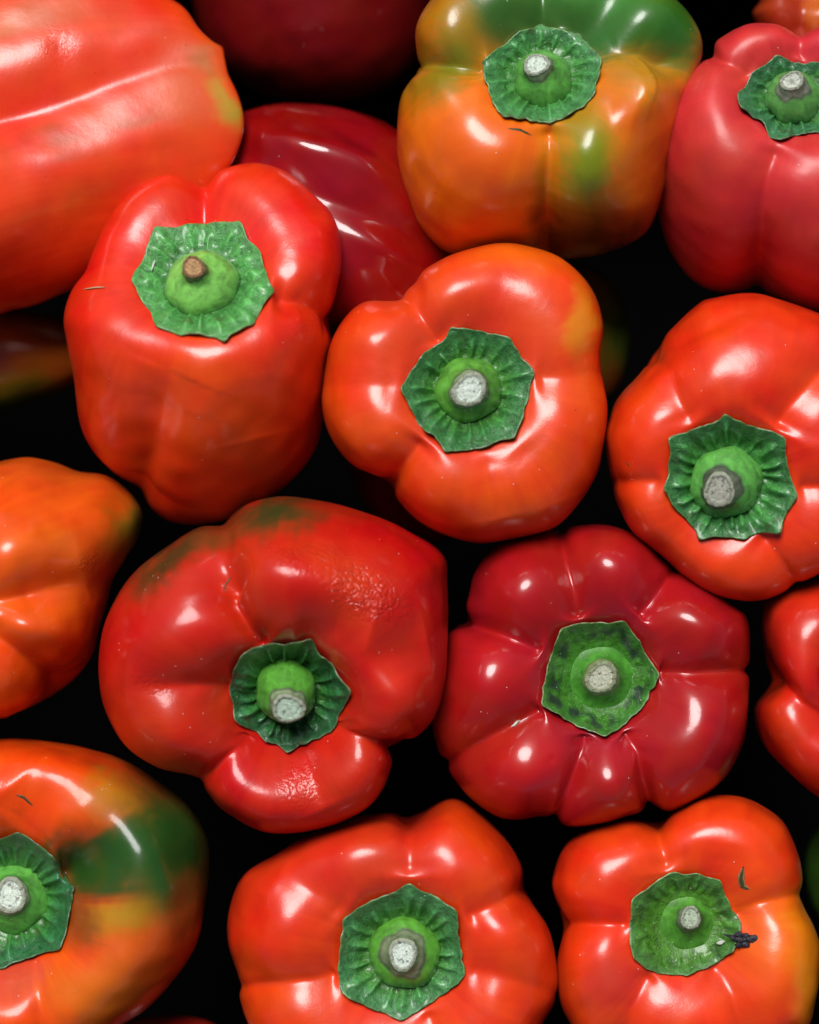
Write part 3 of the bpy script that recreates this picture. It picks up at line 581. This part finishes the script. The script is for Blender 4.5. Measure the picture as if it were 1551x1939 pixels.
add('O', centre=(25, 1700), z=-3, radius=350, tilt=6, lean=180, length=.9, dimple=1.5, color=ORR, mat=M_DUSTY, label='pepper turning from red to green and orange at the bottom left edge',
    outline=[(0, 1399), (43, 1399), (115, 1407), (187, 1423), (245, 1445), (300, 1480), (348, 1518), (380, 1559), (395, 1605), (396, 1654), (388, 1711), (378, 1769), (358, 1815), (317, 1870), (274, 1913), (230, 1942), (180, 1975), (100, 2005), (0, 2015), (-100, 1990), (-200, 1920), (-260, 1800), (-270, 1680), (-240, 1550), (-170, 1450), (-80, 1405)],
    seams=[([(72, 1812), (78, 1900), (80, 2050)], 14, 30, .35), ([(115, 1640), (160, 1622), (200, 1590)], 32, 44, .05, 1), ([(20, 1560), (50, 1530), (20, 1490)], 14, 40, .0, 1), ([(-80, 1750), (-280, 1800)], 16, 40, .3)],
    dents=[(275, 1640, 55, 130, -20, 20), (120, 1465, 140, 34, 20, 14), (172, 1632, 44, 52, 10, -62), (160, 1760, 45, 70, 0, -12), (240, 1820, 70, 60, -40, 8)],
    tints=[(320, 1600, 120, 165, -20, (.014, .095, .014), 1.0), (215, 1620, 110, 60, 0, (.018, .08, .010), 1.0), (345, 1640, 80, 110, -10, (.014, .085, .012), .9), (172, 1630, 60, 60, -10, (.006, .022, .005), 1.0), (185, 1625, 95, 60, -10, (.02, .08, .01), .95), (205, 1500, 60, 40, 25, (.45, .20, .01), .75), (235, 1735, 80, 36, -10, (.33, .24, .01), .85), (250, 1830, 90, 90, 0, (.66, .12, .01), .8), (170, 1880, 90, 60, 0, (.66, .16, .01), .7), (150, 1730, 45, 60, 0, (.12, .05, .008), .7), (30, 1860, 50, 60, 0, (.50, .06, .04), .6)],  # near-black green in the hollow: dark green skin plus painted shade
    calyx=dict(centre=(22, 1700), base=70, edge=[(37, 1574), (60, 1588), (89, 1608), (115, 1634), (125, 1655), (143, 1681), (137, 1706), (133, 1732), (128, 1762), (115, 1797), (98, 1799), (72, 1806), (35, 1820), (0, 1835), (-60, 1820), (-95, 1760), (-110, 1690), (-80, 1630), (-30, 1590), (0, 1587)], color=(.016, .10, .035), inner=(.05, .22, .03), fold=1.2),
    stem=dict(base=(28, 1702), top=(20, 1696), r=36, h=10, color=(.09, .31, .04), prof=[(0, 1.06, -.12), (.10, 1.0, .06), (.28, .93, .28), (.5, .74, .5), (.68, .0, .70), (.82, .0, .86), (1, .0, 1)]))

add('K', centre=(-120, 1160), z=-4, radius=270, tilt=35, lean=185, length=.95, hub=(20, 1120), color=(.80, .10, .004), label='orange pepper at the left edge with dark green tip, its stem out of view',
    outline=[(0, 873), (51, 866), (101, 875), (148, 892), (203, 902), (245, 932), (268, 970), (262, 1015), (237, 1059), (213, 1101), (203, 1143), (188, 1194), (175, 1240), (139, 1287), (84, 1325), (25, 1353), (0, 1361), (-60, 1365), (-150, 1320), (-220, 1220), (-240, 1110), (-200, 990), (-130, 910), (-60, 880)],
    seams=[([(-40, 1145), (0, 1138), (60, 1125), (160, 1095)], 36, 46, .22, 1), ([(-40, 1190), (0, 1225), (50, 1258), (110, 1290)], 34, 42, .25), ([(-60, 1100), (-40, 1000), (0, 860)], 12, 40, .2), ([(200, 990), (232, 950), (262, 930)], 6, 40, 0)],
    dents=[(40, 1040, 80, 60, 0, 14), (60, 1185, 60, 34, 10, 14), (190, 960, 60, 60, 0, 8)],
    tints=[(262, 990, 36, 70, 20, (.03, .07, .01), 1.0), (230, 1000, 34, 60, 10, (.25, .18, .008), .7), (60, 1250, 140, 90, 0, ORR, .8), (80, 900, 140, 30, 5, (.60, .06, .01), .5), (190, 1090, 60, 60, 0, (.5, .06, .01), .6)],
    wrinkles=[(180, 1060, 40, 20, -10, .3)],
    calyx=dict(centre=(-150, 1160), base=60, edge=[(-150 + 105 * math.cos(a) * (1 + .09 * math.cos(7 * a)), 1160 + 110 * math.sin(a) * (1 + .09 * math.cos(7 * a))) for a in np.linspace(0, 2 * math.pi, 43)[:-1]]),
    stem=dict(base=(-150, 1160), top=(-175, 1162), r=30, h=11))

add('N', centre=(1640, 1300), z=-8, radius=245, tilt=12, lean=0, length=1.0, color=(.64, .022, .004), label='red pepper at the right edge beside the dark red one, only its lobes showing',
    outline=[(1440, 1185), (1446, 1137), (1480, 1110), (1551, 1093), (1640, 1080), (1740, 1110), (1810, 1190), (1840, 1300), (1810, 1400), (1740, 1480), (1640, 1525), (1560, 1515), (1479, 1448), (1441, 1400), (1430, 1343), (1460, 1292), (1450, 1245)],
    seams=[([(1600, 1340), (1551, 1375), (1505, 1338), (1465, 1290), (1440, 1270)], 24, 34, .25), ([(1640, 1220), (1650, 1060)], 14, 40, .2), ([(1720, 1300), (1840, 1290)], 14, 40, .2)],
    tints=[(1500, 1200, 70, 80, 0, (.62, .024, .008), .8)],
    calyx=dict(centre=(1645, 1300), base=55, edge=[(1645 + 92 * math.cos(a) * (1 + .09 * math.cos(7 * a)), 1300 + 92 * math.sin(a) * (1 + .09 * math.cos(7 * a))) for a in np.linspace(0, 2 * math.pi, 43)[:-1]]),
    stem=dict(base=(1645, 1300), top=(1655, 1298), r=30, h=11))

# peppers lying on their side or deep in the heap
add('A', centre=(-400, 520), z=-25, radius=290, tilt=84, lean=205, length=1.35, dimple=1, hub=(-40, 300), color=(.80, .050, .005), parts=1, mat=M_SATIN, label='long pink sheened red pepper lying on its side at the top left with green spot',
    outline=[(318, -5), (353, 20), (384, 62), (410, 84), (424, 100), (430, 130), (456, 196), (460, 245), (441, 304), (400, 360), (330, 430), (240, 500), (122, 554), (64, 578), (0, 595), (-120, 650), (-260, 700), (-400, 700), (-500, 600), (-520, 450), (-460, 280), (-330, 120), (-180, 20), (0, -60), (120, -80), (220, -60)],
    seams=[([(-350, 290), (-150, 240), (0, 202), (130, 176), (230, 140), (330, 112), (395, 108)], 34, 80, .28), ([(95, 70), (140, 130)], 6, 14, .2, 1), ([(300, 255), (330, 320)], 5, 26, .1, 1)],
    dents=[(60, 380, 240, 70, -27, 18), (110, 100, 220, 46, -12, 16), (413, 90, 12, 10, 30, 6)],
    tints=[(424, 182, 24, 52, -24, (.30, .40, .03), 1.0), (424, 182, 20, 44, -24, (.30, .40, .03), 1.0), (120, 270, 60, 22, 10, (.26, .10, .015), .4), (250, 215, 70, 20, -10, (.30, .12, .015), .4), (360, 180, 90, 80, 0, (.70, .09, .01), .8), (20, 40, 130, 40, -10, (.62, .12, .02), .8), (385, 110, 30, 24, 0, (.28, .12, .02), .6)],
    wrinkles=[(110, 90, 40, 40, 40, .10)])
add('C', egg=1, centre=(640, 410), z=-47, radius=225, tilt=90, lean=135, length=1.25, hub=(640, 400), color=CRM, mat=M_MIRROR, label='deep crimson glossy pepper lying between the tilted red and the green orange pepper', res=(240, 160),
    outline=[(440, 225), (500, 200), (560, 195), (650, 205), (740, 238), (800, 300), (850, 380), (870, 470), (850, 560), (790, 620), (700, 650), (620, 630), (520, 560), (450, 470), (410, 380), (400, 290)],
    seams=[([(430, 270), (560, 350), (680, 400), (840, 470)], 12, 44, .12), ([(500, 205), (640, 235), (760, 310)], 8, 30, .1)],
    dents=[(590, 275, 130, 26, 14, 10), (720, 330, 60, 20, 35, 7), (720, 465, 70, 24, 28, 10)])
add('B', egg=1, mat=M_WAXY, centre=(595, -60), z=-105, radius=250, tilt=90, lean=60, length=1.1, hub=(595, -60), color=(.26, .005, .005), label='dark red pepper in shadow at the top edge, left of the half green one', res=(160, 100),
    outline=[(365, -60), (368, 20), (400, 100), (470, 165), (560, 192), (680, 188), (760, 150), (810, 70), (820, -40), (800, -180), (700, -270), (560, -290), (440, -240), (380, -150)],
    seams=[([(480, -100), (500, 60), (520, 200)], 10, 50, .1)])
add('H', egg=1, centre=(-40, 680), z=-75, radius=160, tilt=90, lean=180, hub=(-20, 685), color=(.50, .10, .008), label='shaded orange and green pepper deep at the left edge below the long one', res=(160, 100),
    outline=[(-40, 585), (40, 588), (120, 605), (185, 640), (195, 690), (140, 735), (50, 765), (-60, 790), (-160, 760), (-200, 690), (-170, 620)],
    tints=[(30, 770, 180, 50, 0, GRN, .95), (0, 725, 120, 30, 0, OLV, .6)])
add('T', egg=1, centre=(1050, 640), z=-88, radius=140, tilt=90, lean=110, length=1.2, hub=(1060, 640), color=(.20, .13, .008), label='shaded olive green pepper peeking out behind the right side of the middle orange red one', res=(160, 100),
    outline=[(1060, 500), (1120, 505), (1165, 545), (1188, 600), (1192, 660), (1178, 720), (1140, 770), (1060, 790), (980, 760), (940, 680), (945, 590), (990, 525)],
    tints=[(1180, 640, 40, 90, 0, GRN, .7), (1150, 730, 60, 50, 0, (.3, .05, .01), .8)])
add('U', egg=1, centre=(800, 860), z=-95, radius=150, tilt=90, lean=60, length=1.2, hub=(790, 880), color=(.40, .010, .006), label='dark red pepper down in the gap between the middle and the largest pepper', res=(160, 100),
    outline=[(700, 760), (780, 730), (880, 750), (930, 830), (920, 930), (860, 1010), (800, 1030), (735, 1000), (680, 940), (655, 860), (665, 800)])
add('F', centre=(1530, -40), z=-42, radius=130, tilt=5, lean=90, color=(.40, .04, .008), label='small orange red pepper glimpsed in the top right corner', res=(160, 100),
    outline=[(1425, 30), (1440, 0), (1470, -70), (1530, -120), (1620, -120), (1690, -60), (1700, 30), (1660, 100), (1580, 120), (1500, 110), (1450, 80)],
    seams=[([(1520, -20), (1515, 60)], 10, 24, .2)], tints=[(1540, 10, 24, 50, 0, (.6, .16, .01), .7)])
add('S', egg=1, centre=(1640, 1650), z=-75, radius=115, tilt=90, lean=90, color=(.04, .10, .012), label='dark green pepper just showing at the right edge below the others', res=(160, 100),
    outline=[(1525, 1650), (1535, 1590), (1580, 1540), (1650, 1525), (1720, 1560), (1755, 1640), (1740, 1730), (1680, 1780), (1600, 1775), (1545, 1730)])
add('R', egg=1, centre=(330, 2010), z=-45, radius=100, tilt=90, lean=0, color=(.5, .014, .008), label='red pepper showing as a thin sliver at the bottom edge', res=(160, 100),
    outline=[(225, 1975), (245, 1935), (300, 1924), (370, 1926), (420, 1950), (445, 2010), (430, 2080), (350, 2120), (260, 2090), (220, 2030)])

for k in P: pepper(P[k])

# ------------------------------------------------------------ parts: scars and the blossom nub
def surf(key, px, py):
    c = Vector((0, 0, D)); t = Vector(wpos(px, py, 0)); h = BVH[key].ray_cast(c, (t - c).normalized())
    n = h[1] if h[1].z > 0 else -h[1]
    return np.array(h[0]), np.array(n)

def flat_mat(name, c, rough=.6, bump=.0003, scale=900, c2=None):
    m, t, b = new_mat(name); tc = N(t, 'ShaderNodeTexCoord').outputs['Object']
    n = noise_n(t, tc, scale, 4, .6).outputs[0]
    t.links.new(mix_c(t, n, c, c2 or tuple(x * .45 for x in c)), b.inputs['Base Color']); b.inputs['Roughness'].default_value = rough
    bp = N(t, 'ShaderNodeBump'); bp.inputs['Distance'].default_value = bump; t.links.new(n, bp.inputs['Height']); t.links.new(bp.outputs[0], b.inputs['Normal'])
    return m

def strip_on(key, name, pts, width, height, mat, parent=None, origin=None, lift=0., dished=False):
    """A tapered sliver that follows the skin along the given points."""
    pts = np.array(pts, float); n = 22; t = np.linspace(0, len(pts) - 1, n)
    x = np.interp(t, np.arange(len(pts)), pts[:, 0]); y = np.interp(t, np.arange(len(pts)), pts[:, 1])
    C = [surf(key, a, b) for a, b in zip(x, y)]; ctr = np.array([c[0] for c in C]); nn = np.array([c[1] for c in C])
    tan = np.gradient(ctr, axis=0); side = np.cross(nn, tan); side /= np.linalg.norm(side, axis=1)[:, None] + 1e-12
    m = 10; V = np.zeros((n, m, 3)); a = np.linspace(0, 2 * math.pi, m, endpoint=False)
    rng = np.random.RandomState(len(name) + int(x[0]))
    for i in range(n):
        u = i / (n - 1); wd = width * (math.sin(math.pi * min(max(u, .03), .97)) ** .6) * rng.uniform(.85, 1.15)
        prof = np.sin(a) * height * (math.sin(math.pi * min(max(u, .05), .95)) ** .5)
        if dished: prof = np.where((np.abs(np.cos(a)) < .5) & (np.sin(a) > 0), height * .15, prof)
        V[i] = ctr[i] + side[i] * (np.cos(a) * wd * K)[:, None] + nn[i] * ((prof + lift) * K)[:, None]
    V = V.reshape(-1, 3); F = grid_faces(n, m).tolist() + [list(range(m))[::-1], [(n - 1) * m + k for k in range(m)]]
    if parent is None: origin = ctr.mean(0)
    return mesh_obj(name, V, F, mat, parent, origin)

M_SCAR = flat_mat('scar_olive', (.10, .085, .02), .5, c2=(.015, .02, .006))
M_SCARRIM = flat_mat('scar_rim', (.45, .22, .08), .6)
M_STRAW = flat_mat('dry_straw', (.62, .42, .22), .7)
M_PALE = flat_mat('pale_husk', (.75, .78, .66), .6)
M_CHAR = flat_mat('dried_petal', (.022, .022, .032), .5, .0006, 700, (.004, .004, .008))
def scar(key, pts, wd, label, rimmed=True):
    S = P[key]
    if rimmed:
        o = strip_on(key, 'scar', pts, wd + 2.5, 1.6, M_SCARRIM, S['root'], S['origin']); o['label'] = label
        strip_on(key, 'scar_slit', pts, wd, 2.4, M_SCAR, o, S['origin'])
    else:
        o = strip_on(key, 'scar', pts, wd, .9, M_SCAR, S['root'], S['origin'], lift=-.3); o['label'] = label
scar('Q', [(1408, 1641), (1403, 1662), (1406, 1678), (1419, 1684)], 4.5, 'healed olive slit in the skin')
scar('D', [(960, 243), (985, 246), (1008, 257)], 3.2, 'dark green nick below the calyx', False)
scar('O', [(29, 1505), (45, 1510), (64, 1528)], 3.0, 'dark slit in the skin', False)
scar('L', [(424, 1122), (428, 1106), (440, 1090)], 1.7, 'brown crack at the fold', False)
scar('J', [(1185, 873), (1192, 884)], 2.0, 'small dark scratch', False)

# ------------------------------------------------------------ loose scraps lying on the peppers
def loose(key, name, pts, wd, h, mat, label, cat, lift=2.2):
    o = strip_on(key, name, pts, wd, h, mat, lift=lift); tag(o, label, cat); return o
loose('G', 'straw_fragment', [(160, 549), (180, 546), (200, 545)], 1.8, 1.3, M_STRAW, 'tan straw sliver on the left shoulder of the tilted red pepper', 'straw')
loose('G', 'husk_fragment', [(291, 498), (288, 508), (284, 520)], 2.4, 1.2, M_PALE, 'white husk sliver on the calyx of the tilted red pepper', 'husk', 13)
loose('M', 'husk_fragment', [(984, 1362), (977, 1370), (969, 1378)], 2.6, 1.3, M_PALE, 'cream husk sliver on the dark red pepper', 'husk')

def petal_scrap():
    rng = np.random.RandomState(4); p0, n0 = surf('Q', 1412, 1778); V = []; F = []
    root = p0
    for k in range(16):                       # crumpled dry lobes
        cx_, cy_ = rng.uniform(-17, 18), rng.uniform(-11, 11); s = rng.uniform(5, 9)
        b = len(V); 
        for i in range(5):
            for j in range(8):
                a = j / 8 * 2 * math.pi; r = s * math.sin(math.pi * (i + .6) / 5.4) * rng.uniform(.7, 1.25)
                z = s * .65 * math.cos(math.pi * (i + .3) / 5) + 5
                V.append(p0 + K * np.array([cx_ + r * math.cos(a), cy_ + r * math.sin(a) * .8, z]))
        F += [[b + q for q in f] for f in grid_faces(5, 8).tolist()] + [[b + j for j in range(8)], [b + 32 + j for j in range(8)][::-1]]
    for k in range(5):                        # thin tail towards the calyx
        b = len(V); x0 = -20 - k * 5; y0 = 2 + k * 1.8
        for i in range(2):
            for j in range(6):
                a = j / 6 * 2 * math.pi
                V.append(p0 + K * np.array([x0 - i * 6, y0 + i * 2 + (5 - k) * math.cos(a), 6 + (4 - k * .5) * math.sin(a)]))
        F += [[b + q for q in f] for f in grid_faces(2, 6).tolist()] + [[b + j for j in range(6)], [b + 6 + j for j in range(6)][::-1]]
    o = mesh_obj('petal_scrap', np.array(V), F, M_CHAR, None, root, smooth=False)
    tag(o, 'crumpled black dried petal beside the calyx of the bottom right pepper', 'petal')
petal_scrap()
loose('Q', 'husk_fragment', [(1362, 1788), (1370, 1787), (1379, 1783)], 4, 1.5, M_PALE, 'white chip on the calyx edge next to the black petal', 'husk', 14)

# ------------------------------------------------------------ unseen black crate: dark floor under the gaps, walls added to cut side light
def crate():
    m = flat_mat('crate_shade_black', (.0008, .0008, .0008), .9)  # near-black colour stands in for the unlit depth under the heap
    x0, x1, y0, y1, zb = -.215, .215, -.21, .235, -.26
    def slab(a, b):
        v = [(x, y, z) for x in (a[0], b[0]) for y in (a[1], b[1]) for z in (a[2], b[2])]
        f = [[0, 1, 3, 2], [4, 6, 7, 5], [0, 4, 5, 1], [2, 3, 7, 6], [0, 2, 6, 4], [1, 5, 7, 3]]
        return v, f
    v, f = slab((x0, y0, zb - .004), (x1, y1, zb))
    o = mesh_obj('crate_floor', np.array(v), f, m, None, (0, 0, zb), smooth=False); tag(o, kind='structure')
    m.node_tree.nodes['Principled BSDF'].inputs['Specular IOR Level'].default_value = .1
    for a, b in (((x0 - .006, y0, zb), (x0, y1, .012)), ((x1, y0, zb), (x1 + .006, y1, .012)),
                 ((x0 - .006, y0 - .006, zb), (x1 + .006, y0, .012)), ((x0 - .006, y1, zb), (x1 + .006, y1 + .006, .012))):
        v, f = slab(a, b); o = mesh_obj('light_block_wall', np.array(v), f, m, None, a, smooth=False); tag(o, kind='structure')  # walls out of view, added to block sky light from the sides
crate()
